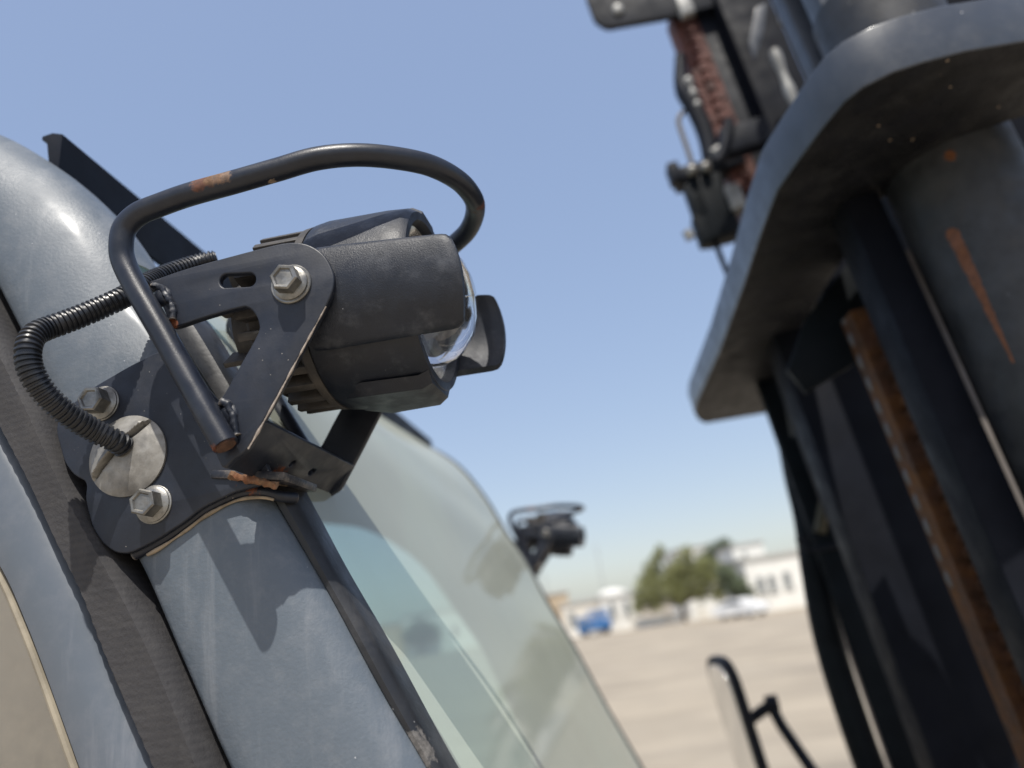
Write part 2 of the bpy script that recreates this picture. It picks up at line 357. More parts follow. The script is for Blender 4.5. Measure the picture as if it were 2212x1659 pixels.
# windscreen: near edge profile swept across the cab with a slight bow
WN, WF = .388, 1.66
gp = catmull([onY(x, y, .386) for x, y in sedge]); gp, _ = resample(gp, n=90)
gp = [p + Vector((-.002, 0, 0)) for p in gp]
fp_ = [(-.62, .53), (-.55, .505), (-.47, .466), (-.376, .405), (-.315, .35), (-.266, .271), (-.23, .188), (-.194, .116), (-.162, .028), (-.119, -.073), (-.073, -.196), (-.022, -.320), (.035, -.46), (.07, -.56)]
gf, _ = resample(catmull([Vector((x-.008, WF, z+CAM.z)) for x, z in fp_]), n=90)
BOW = .004
def wpt(i, s):
    p = gp[i].lerp(gf[i], s); t = (gp[min(i+1, len(gp)-1)] - gp[max(i-1, 0)]).normalized(); nn = Vector((-t.z, 0, t.x)) if t.z < 0 else Vector((t.z, 0, -t.x))
    if nn.x < 0 and nn.z < 0: nn = -nn
    k = (4*s*(1-s))**.7*BOW*max(0., min(1., (2.62-p.z)/.15))
    low = max(0., (2.24-p.z))*.16*(s)                # the glass widens a little towards its foot
    return Vector((p.x + k*abs(nn.x) - low*0, WN+s*(WF-WN), p.z + k*abs(nn.z)))
bm = bmesh.new(); NS = 40; rows = [[bm.verts.new(wpt(i, j/NS)) for j in range(NS+1)] for i in range(len(gp))]
for i in range(len(gp)-1):
    for j in range(NS): bm.faces.new((rows[i][j], rows[i][j+1], rows[i+1][j+1], rows[i+1][j]))
ws = obj('windscreen', bm, m_wind, fk); ws['label'] = 'large dusty curved windscreen with a green tint'
# dark painted border along the far edge and a thin seal
bm = bmesh.new(); tube(bm, [wpt(i, 1.0)+Vector((-.004, .004, 0)) for i in range(len(gp))], .008, 10)
obj('windscreen_seal', bm, m_seal, fk)
# far pillar and far side frame with a round-cornered opening
bm = bmesh.new(); FY = WF+.03
top = [wpt(i, 1.0) for i in range(0, len(gp), 4)]
for a, b in zip(top, top[1:]):
    c = (a+b)/2; d = (b-a)/2
    n_ = Vector((-d.z, 0, d.x)).normalized()
    if n_.x > 0: n_ = -n_
    box(bm, Vector((c.x, FY, c.z)) + n_*.03, d*1.02, (0, .025, 0), n_*.028)
obj('far_pillar', bm, m_int, fk)
# far side opening: outline given where it is seen, standing in the plane of the far door
FP = 1.64
fo = [(692, 1130), (781, 1138), (856, 1174), (921, 1225), (973, 1300), (1039, 1393), (1065, 1445), (1120, 1560), (1180, 1700), (500, 1900), (420, 1500), (560, 1120)]
f2 = lambda L: [(onY(x, y, FP).x, onY(x, y, FP).z) for x, y in L]
outer = [(wpt(i, 1.).x-.012, wpt(i, 1.).z-.012) for i in range(8, len(gp), 4)]
outer = [(-1.9, outer[0][1])] + outer + [(outer[-1][0], 1.2), (-1.9, 1.2)]
hole = f2(fo); hole = [(v.x, v.y) for v in fillet([(a, b, 0) for a, b in hole], .05)]
sheet('far_side_frame', outer, [hole], (0, FP, 0), (1, 0, 0), (0, 0, 1), .03, .002, m_int, fk)
# roof, rear wall, floor of the cab, seat
zt = gp[0].z; xt = gp[0].x
bm = bmesh.new(); box(bm, ((xt-.03-1.9)/2, 1.02, zt+.0), ((xt-.03+1.9)/2, 0, 0), (0, .64, 0), (0, 0, .02), .006)
obj('cab_roof', bm, m_paint, fk)
bm = bmesh.new(); box(bm, (-1.88, 1.02, 1.95), (.02, 0, 0), (0, .64, 0), (0, 0, .75)); obj('rear_wall', bm, m_int, fk)
bm = bmesh.new(); box(bm, (-.85, 1.02, 1.18), (1.05, 0, 0), (0, .64, 0), (0, 0, .02)); obj('cab_floor', bm, m_int, fk)
bm = bmesh.new(); box(bm, (-1.35, 1.02, 1.55), (.10, 0, .02), (0, .24, 0), (-.05, 0, .36), .04); box(bm, (-1.44, 1.02, 2.03), (.06, 0, 0), (0, .13, 0), (0, 0, .10), .04)
seat_o = obj('seat', bm, m_seat, fk)
bm = bmesh.new(); box(bm, (-1.05, 1.02, 1.40), (.25, 0, .03), (0, .24, 0), (0, 0, .06), .04); obj('seat_cushion', bm, m_seat, seat_o)
bm = bmesh.new(); box(bm, (-.16, 1.02, 1.62), (.10, 0, .0), (0, .55, 0), (0, 0, .22), .03); obj('dashboard', bm, m_seat, fk)
ca = [Vector((-.52, 1.0, 1.9)) + .19*(cos(t)*Vector((.8, 0, -.6)) + sin(t)*YY) for t in [2*pi*k/40 for k in range(41)]]
bm = bmesh.new(); tube(bm, ca, .014, 10, False); tube(bm, [Vector((-.52, 1.0, 1.9)), Vector((-.3, 1.0, 1.6))], .02, 10); tube(bm, [ca[0], ca[20]], .01, 8)
obj('steering_wheel', bm, m_seat, fk)
# the lower body of the truck, below the windscreen (out of the picture, but carrying everything)
bm = bmesh.new(); box(bm, (-.75, 1.03, .78), (1.15, 0, 0), (0, .60, 0), (0, 0, .38), .05); box(bm, (-1.9, 1.03, 1.0), (.35, 0, 0), (0, .6, 0), (0, 0, .5), .08)
obj('chassis', bm, m_paint, fk)
for x in (-1.75, .15):
    for y in (.50, 1.56):
        bm = bmesh.new(); lathe(bm, Vector((x, y-.13, .38)), (0, 1, 0), [(0, .1), (0, .34), (.03, .38), (.23, .38), (.26, .34), (.26, .1)], 40, close=True); obj('wheel', bm, m_rub, fk)
# black visor bar across the top of the windscreen
bm = bmesh.new(); va = onY(118, 304, .41)
vb = va + YY*1.06
def vsec(p): return [p + Vector((.006, 0, .004)), p + Vector((.003, 0, -.039)), p + Vector((-.001, 0, -.039)), p + Vector((-.006, 0, .000)), p + Vector((-.010, 0, .003)), p + Vector((-.010, 0, .006)), p + Vector((-.002, 0, .007))]
ra = [bm.verts.new(q) for q in vsec(va)]; rb = [bm.verts.new(q) for q in vsec(vb)]
for k in range(7): bm.faces.new((ra[k], ra[(k+1) % 7], rb[(k+1) % 7], rb[k]))
bm.faces.new(ra); bm.faces.new(rb[::-1])
obj('roof_visor', bm, m_black, fk)

# ---- the near work lamp
BOLT = onY(632, 616, YA)
LC = Vector((BOLT.x, YA+.0635, BOLT.z+.0065))                         # centre of the lamp on its pivot
YAWL, ELV = radians(2.5), radians(-2.5)
LA = Vector((cos(YAWL)*cos(ELV), -sin(YAWL)*cos(ELV), sin(ELV)))
la, ls, lu = frame(LA)                                        # ls points to +-Y, lu up
if ls.y > 0: ls = -ls
def lp(u, ang, r): return LC + la*u + r*(cos(ang)*ls + sin(ang)*lu)     # ang 0 = towards the camera side
RB = .056
def make_lamp(parent):
    bm = bmesh.new()
    lathe(bm, LC, LA, [(.000, .030), (.000, RB-.003), (.003, RB-.001), (.010, RB), (.044, RB-.0005), (.056, RB-.0015), (.060, RB-.004), (.060, .0475), (.056, .0455), (.028, .043), (.028, .03)], 96, close=True)
    # two visors, one on either side, each a rounded shell standing proud of the barrel
    for c0 in (radians(-13), pi+radians(3)):
        hw = radians(27 if c0 < 1 else 30); N, K = 26, 30; u1 = .005; u2 = .090
        def outline(t, u): return t
        grid_o, grid_i = [], []
        for i in range(K+1):
            u = u1 + (u2-u1)*i/K
            rowo, rowi = [], []
            d = max(0, (u-(u2-.008))/.008); shrink = 1 - .07*(1-sqrt(max(0, 1-d*d)))
            for j in range(N+1):
                t = (j/N*2-1); ang = c0 + t*hw*shrink*((1.16-.30*i/K) if (t > 0) == (c0 < 1) else 1)
                uu = u - .004*t*t*(i/K)**4
                e = abs(t); soft = .0016*max(0, (e-.9)/.1)**2 + .0016*max(0, (i/K-.95)/.05)**2 + .0025*max(0, 1-i/3)
                ro = .0592 + .0012*(1-t*t) - soft
                rowo.append(bm.verts.new(lp(uu, ang, ro))); rowi.append(bm.verts.new(lp(uu, ang, .0530 if i < K-1 else .0538)))
            grid_o.append(rowo); grid_i.append(rowi)
        for i in range(K):
            for j in range(N):
                bm.faces.new((grid_o[i][j], grid_o[i][j+1], grid_o[i+1][j+1], grid_o[i+1][j]))
                bm.faces.new((grid_i[i][j], grid_i[i+1][j], grid_i[i+1][j+1], grid_i[i][j+1]))
            for j in (0, N): bm.faces.new((grid_o[i][j], grid_o[i+1][j], grid_i[i+1][j], grid_i[i][j]))
        for i in (0, K):
            for j in range(N): bm.faces.new((grid_o[i][j], grid_o[i][j+1], grid_i[i][j+1], grid_i[i][j]))
    # raised lugs on the top and bottom of the barrel
    for ang, w_, h_ in ((radians(90), .017, .0018), (radians(-90), .026, .0022)):
        c = lp(.036, ang, RB-.001); rn = (c-LC-la*.036).normalized(); tn = la.cross(rn)
        vs = []
        for uu, ww, hh in ((-.026, w_*.7, 0), (-.012, w_, h_), (.018, w_*.9, h_), (.0235, w_*.8, -.001)):
            for s_ in (-1, -.75, .75, 1):
                vs.append(bm.verts.new(c + la*uu + tn*ww*s_ + rn*(hh if abs(s_) < 1 else hh-.006)))
        for a_ in range(3):
            for b_2 in range(3): bm.faces.new((vs[a_*4+b_2], vs[a_*4+b_2+1], vs[a_*4+b_2+5], vs[a_*4+b_2+4]))
        bm.faces.new((vs[12], vs[13], vs[14], vs[15]))
    lamp = obj('work_lamp', bm, m_plast, parent)
    # finned rear
    bm = bmesh.new()
    lathe(bm, LC, LA, [(.001, .01), (.001, RB-.0015), (-.004, RB-.002), (-.0065, RB-.005), (-.0065, .0455), (-.034, .043), (-.040, .034), (-.050, .032), (-.052, .012)], 72, close=False)
    NF = 28
    for k in range(NF):
        a_ = 2*pi*k/NF
        step = (.0, .010, .020)[0 if abs(sin(a_)) > .8 else (1 if abs(sin(a_)) > .45 else 2)]
        u_e = -.024 - step*.55; rt = RB-.0025
        q = lp(0, a_, 1) - LC; tq = la.cross(q)
        c = LC + la*(u_e-.004)/2 + q*(rt+.040)/2
        box(bm, c, la*(-u_e+.004-.005)/2, tq*.0024, q*(rt-.040)/2, .0006)
    for k in range(8):
        a_ = 2*pi*k/8; q = lp(0, a_, 1) - LC; tq = la.cross(q)
        box(bm, LC + la*-.047 + q*.036, la*.008, tq*.0016, q*.007, .0006)
    obj('heat_sink', bm, m_sink, lamp)
    bm = bmesh.new(); lathe(bm, LC, LA, [(.030, .001), (.030, .018), (.038, .031), (.046, .0375), (.0475, .0400), (.0535, .0440), (.0560, .0474)], 64); obj('reflector', bm, m_refl, lamp)
    bm = bmesh.new(); lathe(bm, LC, LA, [(.053, .0385), (.060, .0378), (.068, .0348), (.0745, .0295), (.0795, .0222), (.0828, .0128), (.0838, .0004), (.056, .0004), (.053, .012), (.050, .036), (.051, .0385)], 72, close=False)
    bmesh.ops.remove_doubles(bm, verts=bm.verts, dist=1e-5)
    rim = [e for e in bm.edges if e.is_boundary]; bmesh.ops.bridge_loops(bm, edges=rim) if rim else None
    obj('lens', bm, m_glassm, lamp)
    return lamp
lamp = make_lamp(fk)
lamp['label'] = 'round black spot lamp with side visors, sharp in the foreground'

# lamp bracket: two V-armed cheeks joined by a base strip
cheek = [(322, 608), (409, 578), (556, 538), (620, 524), (662, 527), (697, 548), (717, 582), (721, 611), (708, 653), (654, 753), (598, 856), (552, 938), (531, 973), (505, 992), (484, 1010), (470, 990), (432, 895), (452, 872), (476, 862), (515, 795), (556, 721), (558, 696), (549, 676), (535, 664), (515, 665), (440, 686), (380, 706), (366, 700), (352, 665)]
slot = []
sc_, sl_ = Vector((513, 605)), Vector((1, -.06)).normalized()
for k in range(24):
    a_ = 2*pi*k/24; e = Vector((cos(a_), sin(a_)))
    slot.append(tuple(sc_ + sl_*((24 if e.x > 0 else -24) + 15*e.x) + Vector((0, 1))*15*e.y))
f = lambda L: [(onY(x, y, YA).x, onY(x, y, YA).z) for x, y in L]
cheek2 = [(v.x, v.y) for v in catmull([(a, b, 0) for a, b in f(cheek)+f(cheek[:1])], 4)[:-1]]
TH = .0042; YF = YA+.124
br = sheet('lamp_bracket', cheek2, [f(slot)], (0, YA+TH/2, 0), (1, 0, 0), (0, 0, 1), TH, .0009, m_brk, lamp)
sheet('lamp_bracket', cheek2, [f(slot)], (0, YF+TH/2, 0), (1, 0, 0), (0, 0, 1), TH, .0009, m_brk, lamp)
# base strip of the bracket with two holes
b0 = onY(474, 1003, YA); b1 = onY(566, 903, YA)
ex = (b1-b0); bl = ex.length; ex.normalize()
ol = fillet([(0, 0, 0), (bl, 0, 0), (bl, YF+TH-YA, 0), (0, YF+TH-YA, 0)], .004)
def circ(cx, cy, rx, ry=None, n=20): return [(cx+rx*cos(2*pi*k/n), cy+(ry or rx)*sin(2*pi*k/n)) for k in range(n)]
sheet('bracket_base', [(v.x, v.y) for v in ol], [circ(bl*.5, .055, .0022), circ(bl*.5, .082, .0024, .0035)], b0, ex, YY, TH, .0008, m_brk, lamp)
# guard hoop
near = [(487, 962, .3235), (440, 880, .3235), (397, 803, .3235), (345, 710, .3235), (296, 625, .3235), (268, 568, .323), (262, 530, .322), (270, 492, .3215), (300, 462, .321), (350, 441, .321), (410, 420, .321), (500, 395, .321), (598, 367, .322), (683, 343, .324), (767, 335, .329), (851, 341, .339), (930, 358, .354), (990, 390, .374), (1022, 428, .394), (1026, 460, .412), (1012, 496, .428), (985, 524, .438), (950, 552, .446), (900, 578, .449)]
hp = [onY(*q) for q in near]
hp += [onY(300, 462, .321) + Vector((.06, .119, -.012)), onY(300, 462, .321) + Vector((.02, .12, -.006)), onY(262, 530, .321)+Vector((0, .12, 0)), onY(345, 710, .321)+Vector((0, .12, 0)), onY(487, 962, .321)+Vector((0, .12, 0))]
hs = catmull(hp, 10)
bm = bmesh.new(); tube(bm, hs, .0061, 24); obj('guard_hoop', bm, m_rod, lamp)
bm = bmesh.new(); tube(bm, [hs[0]+(hs[0]-hs[1]).normalized()*-.002, hs[0]+(hs[0]-hs[1]).normalized()*.0008], .0048, 20)
obj('hoop_end', bm, mat('rusty_tube_end', (.10, .05, .03), .8, var=.6, vs=200), lamp)
# weld beads
for pts, q, rr in (([(330, 618), (348, 622), (362, 640), (372, 662), (374, 690)], (352, 640), .0052), ([(478, 868), (492, 872), (500, 892), (506, 915), (512, 940)], (495, 895), .0050)):
    bm = bmesh.new(); pp = resample(catmull([onY(x, y, YA-.0005) for x, y in pts]), step=.0005)[0]
    tube(bm, pp, lambda i, s: .0020+.0001*sin(i*.9), 10)
    p = onY(*q, YA+.0005); bmesh.ops.create_icosphere(bm, subdivisions=3, radius=rr, matrix=Matrix.Translation(p) @ Matrix.Diagonal((1, .5, 1.1, 1)))
    for v in bm.verts: v.co += Vector((1, .3, 1))*.0008*noise.noise(v.co*260)
    obj('weld_bead', bm, m_brk, lamp)
# paint rubbed off along the lower edge of the near cheek
bm = bmesh.new(); pp = resample([onY(x, y, YA+.0006) for x, y in ((704, 662), (654, 754), (600, 857), (556, 936), (536, 970))], step=.0006)[0]
tube(bm, pp, lambda i, s: max(.0002, .00075*(.8*noise.noise(Vector((s*150, 3, 1)))+.6+.15*noise.noise(Vector((s*1100, 3, 1))))), 8)
obj('chipped_edge', bm, mat('bare_chipped_edge', (.42, .36, .31), .8, var=.3, vs=300), lamp)
# bolts
def bolt(name, c, parent, rw=.0107, rf=.0092, rh=.0074, tw=.0016, th=.0075, rot=.3):
    bm = bmesh.new(); ax = Vector((0, -1, 0))
    lathe(bm, c, ax, [(0, .001), (0, rw), (tw*.7, rw), (tw, rw-.0005), (tw, .001)], 48)
    wsh = obj('washer', bm, m_zinc, None)
    bm = bmesh.new()
    lathe(bm, c, ax, [(tw, .001), (tw, rf), (tw+.0009, rf), (tw+.0022, rh*.98), (tw+.0022, .001)], 48)
    a, s, u = frame(ax)
    def ring(h, r): return [bm.verts.new(c + a*h + r*(cos(rot+pi/3*k)*s + sin(rot+pi/3*k)*u)) for k in range(6)]
    rs = [ring(tw+.0015, rh), ring(tw+.0015+th-.0008, rh), ring(tw+.0015+th, rh-.0009), ring(tw+.0015+th-.0002, rh*.72), ring(tw+.0015+th-.0011, rh*.62)]
    for x, y in zip(rs, rs[1:]):
        for k in range(6): bm.faces.new((x[k], x[(k+1) % 6], y[(k+1) % 6], y[k]))
    bm.faces.new(rs[-1])
    b = obj(name, bm, m_zinc, parent)
    wsh.parent = b if parent and parent.type == 'EMPTY' else parent
    if wsh.parent and wsh.parent.type == 'EMPTY': wsh.matrix_parent_inverse = parent.matrix_world.inverted()
    return b
bolt('bolt', onY(630, 615, YA), lamp, rot=.25)
# ---- mounting plate on the pillar with its bolts, cap and cable
YM = .362
mp = [(345, 757), (280, 790), (206, 833), (128, 893), (120, 930), (139, 1000), (160, 1028), (188, 1040), (183, 1078), (199, 1140), (222, 1175), (250, 1195), (280, 1196), (340, 1165), (397, 1128), (437, 1096), (508, 1062), (560, 1048), (590, 1040), (560, 960), (500, 900), (440, 830), (400, 770)]
mpl = px_sheet('mounting_plate', mp, [], YM, .004, .0009, m_brk, fk, .004)
mpl['label'] = 'black plate bolted on the near pillar carrying the spot lamp'
# folded lower lip that wraps round the front of the pillar
lip = catmull([onY(x, y, YM+dy) for x, y, dy in ((290, 1199, .006), (345, 1170, .006), (400, 1133, .006), (445, 1100, .006), (510, 1068, .007), (565, 1062, .010), (610, 1073, .014), (640, 1076, .020))], 8)
def strip(bm, pts, up, out, hw, ht):
    rows = []
    for p in pts: rows.append([bm.verts.new(p + up*hw*a + out*ht*b) for a, b in ((-1, -1), (1, -1), (1, 1), (-1, 1))])
    for x, y in zip(rows, rows[1:]):
        for k in range(4): bm.faces.new((x[k], x[(k+1) % 4], y[(k+1) % 4], y[k]))
    bm.faces.new(rows[0][::-1]); bm.faces.new(rows[-1])
bm = bmesh.new(); tube(bm, lip, .0030, 14); obj('plate_lip', bm, m_brk, mpl)
bm = bmesh.new(); tube(bm, [p+Vector((.0012, -.0015, -.0036)) for p in lip[4:-12]], lambda i, s: .0009+.0006*noise.noise(Vector((s*90, 0, 0))), 10); obj('gasket', bm, mat('sandy_gasket', (.30, .24, .17), .9, var=.4, vs=80), mpl)
bm = bmesh.new(); c = onY(575, 1040, YM+.02); box(bm, c, (.020, 0, -.004), (0, .022, 0), (.0006, 0, .0022), .001)
obj('flange', bm, m_brk, mpl)
bm = bmesh.new(); pp = resample(catmull([onY(x, y, YM-.001) for x, y in ((500, 1026), (530, 1034), (560, 1040), (600, 1049))]), step=.0005)[0]
tube(bm, pp, lambda i, s: .0021, 12)
for v in bm.verts: v.co += Vector((noise.noise(v.co*300), noise.noise(v.co*320+Vector((5, 1, 2))), noise.noise(v.co*310+Vector((1, 7, 2)))))*.0016
obj('weld_bead', bm, mat('rusted_weld', (.13, .045, .02), .9, var=.6, vs=150, dust=((.40, .28, .17), .7, 110), bump=(500, .5, .001)), mpl)
bolt('bolt', onY(222, 872, YM), mpl, .0100, .0094, .0074, .001, .009, .15)
bolt('bolt', onY(333, 1090, YM), mpl, .0102, .0094, .0074, .001, .009, .35)
# domed cap with a bent slot where the cable enters
cc = onY(278, 985, YM); bm = bmesh.new(); RC = .0222; rows = []
NR_, NA_ = 44, 144
for i in range(NR_+1):
    r = RC*i/NR_; row = []
    for k in range(NA_):
        a_ = 2*pi*k/NA_; x = r*cos(a_); z = r*sin(a_)
        h = .0045*(1-(r/RC)**2)
        # the cap is slit: the upper left half is bent up along the slit
        q = Vector((x+.022, z+.013)); d = q.dot(Vector((-.65, .76)))
        t_ = max(0, min(1, d/.0007)); t_ = t_*t_*(3-2*t_)
        lift = .0038*t_*math.exp(-max(0, d)/.0075)*min(1, (1.02-r/RC)*6)
        dent = .0025*math.exp(-(d/.0009)**2)*min(1, (1.02-r/RC)*6)
        row.append(bm.verts.new(cc + Vector((x, -.0012-h-lift+dent + .0003*noise.noise(Vector((x*200, z*200, 0))), z))))
    rows.append(row)
for a_, b_2 in zip(rows, rows[1:]):
    for k in range(NA_): bm.faces.new((a_[k], a_[(k+1) % NA_], b_2[(k+1) % NA_], b_2[k]))
base = [bm.verts.new(v.co + Vector((0, .0016, 0))) for v in rows[-1]]
for k in range(NA_): bm.faces.new((rows[-1][k], rows[-1][(k+1) % NA_], base[(k+1) % NA_], base[k]))
bmesh.ops.remove_doubles(bm, verts=bm.verts, dist=1e-6)
cap = obj('cable_cap', bm, m_cap, mpl)
# corrugated conduit
cp = [(470, 560, .395), (420, 573, .39), (350, 597, .375), (300, 622, .357), (262, 644, .347), (200, 672, .338), (145, 694, .330), (105, 708, .324), (76, 722, .318), (62, 748, .314), (62, 785, .314), (78, 823, .317), (108, 862, .323), (150, 897, .332), (200, 928, .343), (245, 950, .351), (270, 966, .358)]
cpts, cl_ = resample(catmull([onY(*q) for q in cp], 12), step=.00042)
def cr(i, s):
    ph = (s/.0026) % 1
    r = .0052 + .00105*(1 if .18 < ph < .68 else 0)
    return r if i > 3 else r*.9
bm = bmesh.new(); tube(bm, cpts, cr, 24); cb = obj('cable_conduit', bm, m_cable, fk)
cb['label'] = 'ribbed black cable conduit looping to the lamp'

# ---- far work lamp on the other pillar: copies of the near one's pieces
def copy_tree(o, parent, delta):
    c = o.copy(); col.objects.link(c)
    c.parent = parent; c.matrix_parent_inverse = parent.matrix_world.inverted() if parent.type == 'EMPTY' else Matrix()
    c.location = o.location + delta
    for ch in [x for x in bpy.data.objects if x.parent == o]: copy_tree(ch, c, Vector((0, 0, 0)))
    return c
fl_at = onY(1185, 1152, 1.95)
def place(o):
    o.matrix_world = Matrix.Translation(fl_at) @ Matrix.Rotation(radians(7), 4, 'Y') @ Matrix.Translation(-LC)
fl = copy_tree(lamp, fk, Vector()); place(fl); fl['label'] = 'blurred black spot lamp on the far pillar beyond the windscreen'
fm = copy_tree(mpl, fk, Vector()); place(fm); fm['label'] = 'black lamp plate on the far pillar'

# ---- MAST
K0 = CAM + M*.372                                             # underside of the cross plate
def onM(x, y, off=0.): return onP(x, y, K0 + M*off, M)
outb = [(2420, 60), (2300, 75), (2212, 90), (2087, 111), (1999, 134), (1929, 157), (1864, 190), (1823, 222), (1776, 278), (1721, 352), (1679, 412), (1642, 509), (1605, 620), (1554, 759), (1503, 873), (1500, 893), (1509, 908), (1524, 915)]
inb = [(1654, 893), (1690, 800), (1739, 694), (1800, 595), (1855, 509), (1911, 426), (1948, 375), (1994, 333), (2087, 296), (2161, 268), (2212, 252), (2300, 235), (2420, 220)]
def m2(p): d = p-K0; return (d.dot(MX), d.dot(YY))
ol = [m2(onM(x, y)) for x, y in outb + inb]
ol = ol[::-1]
TP = .052
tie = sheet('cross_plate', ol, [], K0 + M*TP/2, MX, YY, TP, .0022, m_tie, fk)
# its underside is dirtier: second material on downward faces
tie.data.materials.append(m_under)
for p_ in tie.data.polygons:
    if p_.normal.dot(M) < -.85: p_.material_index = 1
tie['label'] = 'thick curved steel cross plate of the mast, blue-black with a dirty underside'
def at(px, py, Y): return onY(px, py, Y)
def zspan(p, z0, z1):
    k0 = (z0-p.z)/M.z; k1 = (z1-p.z)/M.z; return p + M*k0, p + M*k1
def post(name, px, py, Y, hx, hy, mt, z0, z1, bev=.003, label=None):
    a, b = zspan(at(px, py, Y), z0, z1); bm = bmesh.new(); box(bm, (a+b)/2, MX*hx, YY*hy, (b-a)/2, bev)
    o = obj(name, bm, mt, fk)
    if label: o['label'] = label
    return o
def rod(name, px, py, Y, r, mt, z0, z1, label=None, seg=40):
    a, b = zspan(at(px, py, Y), z0, z1); bm = bmesh.new(); tube(bm, [a, a.lerp(b, .5), b], r, seg)
    o = obj(name, bm, mt, fk)
    if label: o['label'] = label
    return o
ZP = (K0).z
# lower rails and hoses, right to left (near to far)
rod('lift_cylinder', 2196, 660, .80, .068, m_cyl, .3, 2.95, 'wide mottled grey hydraulic cylinder')
rod('piston_rod', 2072, 690, .83, .0155, m_rod2, .3, 2.95, 'polished hydraulic rod')
post('mast_rail', 2120, 1090, .84, .020, .03, m_post, .2, 2.712)
post('lit_sliver', 2122, 900, 1.02, .013, .004, m_beige, .2, 2.712)  # pale strip imitating a lit sliver of the surface behind, by colour
post('mast_rail', 2058, 900, .96, .016, .03, m_post, .2, 2.712)
post('mast_rail', 1985, 1310, 1.30, .075, .04, m_post, .2, 2.712)
post('mast_rail', 1930, 1400, 1.38, .008, .02, m_black, .2, 2.712)
post('inner_rail', 1872, 1377, 1.58, .036, .012, m_hose, .2, 2.712, .008)
post('mast_rail', 1820, 1000, 1.48, .060, .02, m_post, 2.40, 2.712)
def chain(name, a, b, hw, pitch, mt, label=None, d=None):
    """leaf chain: alternating pairs of figure-eight link plates on pins"""
    d = d or YY; ax = (b-a).normalized(); sd_ = ax.cross(d).normalized(); n = int((b-a).length/pitch); bm = bmesh.new()
    for i in range(n):
        p = a + ax*(i*pitch); q = a + ax*((i+1)*pitch)
        for k in ((-1.5, .5) if i % 2 else (-.5, 1.5)):
            off = d*(k*hw*.55)
            ring = []
            for j in range(12):
                an = 2*pi*j/12; cc_ = (q if cos(an) > 0 else p)
                ring.append(cc_ + ax*(cos(an)*pitch*.42) + sd_*(sin(an)*hw*(1 if abs(cos(an)) > .3 else .86)))
            f1 = [bm.verts.new(v + off - d*hw*.26) for v in ring]; f2 = [bm.verts.new(v + off + d*hw*.26) for v in ring]
            bm.faces.new(f1); bm.faces.new(f2[::-1])
            for j in range(12): bm.faces.new((f1[j], f1[(j+1) % 12], f2[(j+1) % 12], f2[j]))
        tube(bm, [p - d*hw*1.4, p + d*hw*1.4], hw*.35, 8)
    box(bm, (a+b)/2, sd_*hw*.93, d*hw*1.0, (b-a)/2)
    o = obj(name, bm, mt, fk)
    if label: o['label'] = label
    return o
ca_, cb_ = zspan(at(1998, 1010, .98), 1.6, 2.62)
chain('lift_chain', ca_, cb_, .022, .019, m_rust, 'rusty brown lift chain behind the rails')
bm = bmesh.new(); ga, gb = zspan(at(1962, 1010, .99), 2.25, 2.62); pp = resample([ga, gb], step=.004)[0]
tube(bm, [p + MX*.0022*sin(i*.8) for i, p in enumerate(pp)], .0065, 10); obj('grease_edge', bm, mat('smeared_grease', (.12, .12, .125), .5), fk)
# web plate under the cross plate
wp = [(1866, 524), (1945, 690), (1838, 792), (1740, 850), (1700, 800), (1740, 690)]
P0 = onM(1850, 600) ; sheet('web_plate', [(v.x, v.z) for v in [onY(x, y, 1.02) for x, y in wp]], [], (0, 1.02, 0), (1, 0, 0), (0, 0, 1), .012, .001, m_hose, fk)
# hoses at the far side
hh = [(1676, 860, 1.62), (1692, 930, 1.62), (1715, 1030, 1.62), (1738, 1110, 1.62), (1752, 1180, 1.62), (1764, 1250, 1.62), (1782, 1350, 1.62), (1815, 1470, 1.62), (1880, 1659, 1.62), (1960, 1850, 1.62), (2050, 2100, 1.62)]
bm = bmesh.new(); tube(bm, catmull([onY(*q) for q in hh]), lambda i, s: .012+.016*min(1, s/.35), 20); h1 = obj('hydraulic_hose', bm, m_hose, fk)
hh = [(1740, 700, 1.60), (1742, 800, 1.6), (1752, 930, 1.6), (1772, 1060, 1.6), (1788, 1180, 1.6), (1800, 1210, 1.60)]
bm = bmesh.new(); tube(bm, catmull([onY(*q) for q in hh]), .030, 20); obj('hydraulic_hose', bm, m_hose, fk)
bm = bmesh.new(); tube(bm, catmull([onY(1735, 1168, 1.57), onY(1748, 1186, 1.56), onY(1800, 1180, 1.56), onY(1870, 1155, 1.57)]), .005, 8); tube(bm, [onY(1728, 1160, 1.57), onY(1738, 1176, 1.57)], .011, 8)
obj('cable_tie', bm, m_black, fk)
rod('pipe_or_gap_strip', 1834, 1400, 1.66, .005, mat('bright_gap_strip', (.50, .44, .40), .5, metal=.2), 1.2, 2.40)  # pale rod added in place of bright ground seen between hose and rail
bm = bmesh.new(); tube(bm, [onY(1770, 1150, 1.55), onY(1800, 990, 1.55)], .012, 10); obj('stay_pipe', bm, mat('olive_dirty_pipe', (.07, .06, .035), .7), fk)
# orange rust on the near cylinder
def streak_on(px, py, w_, pts): pass
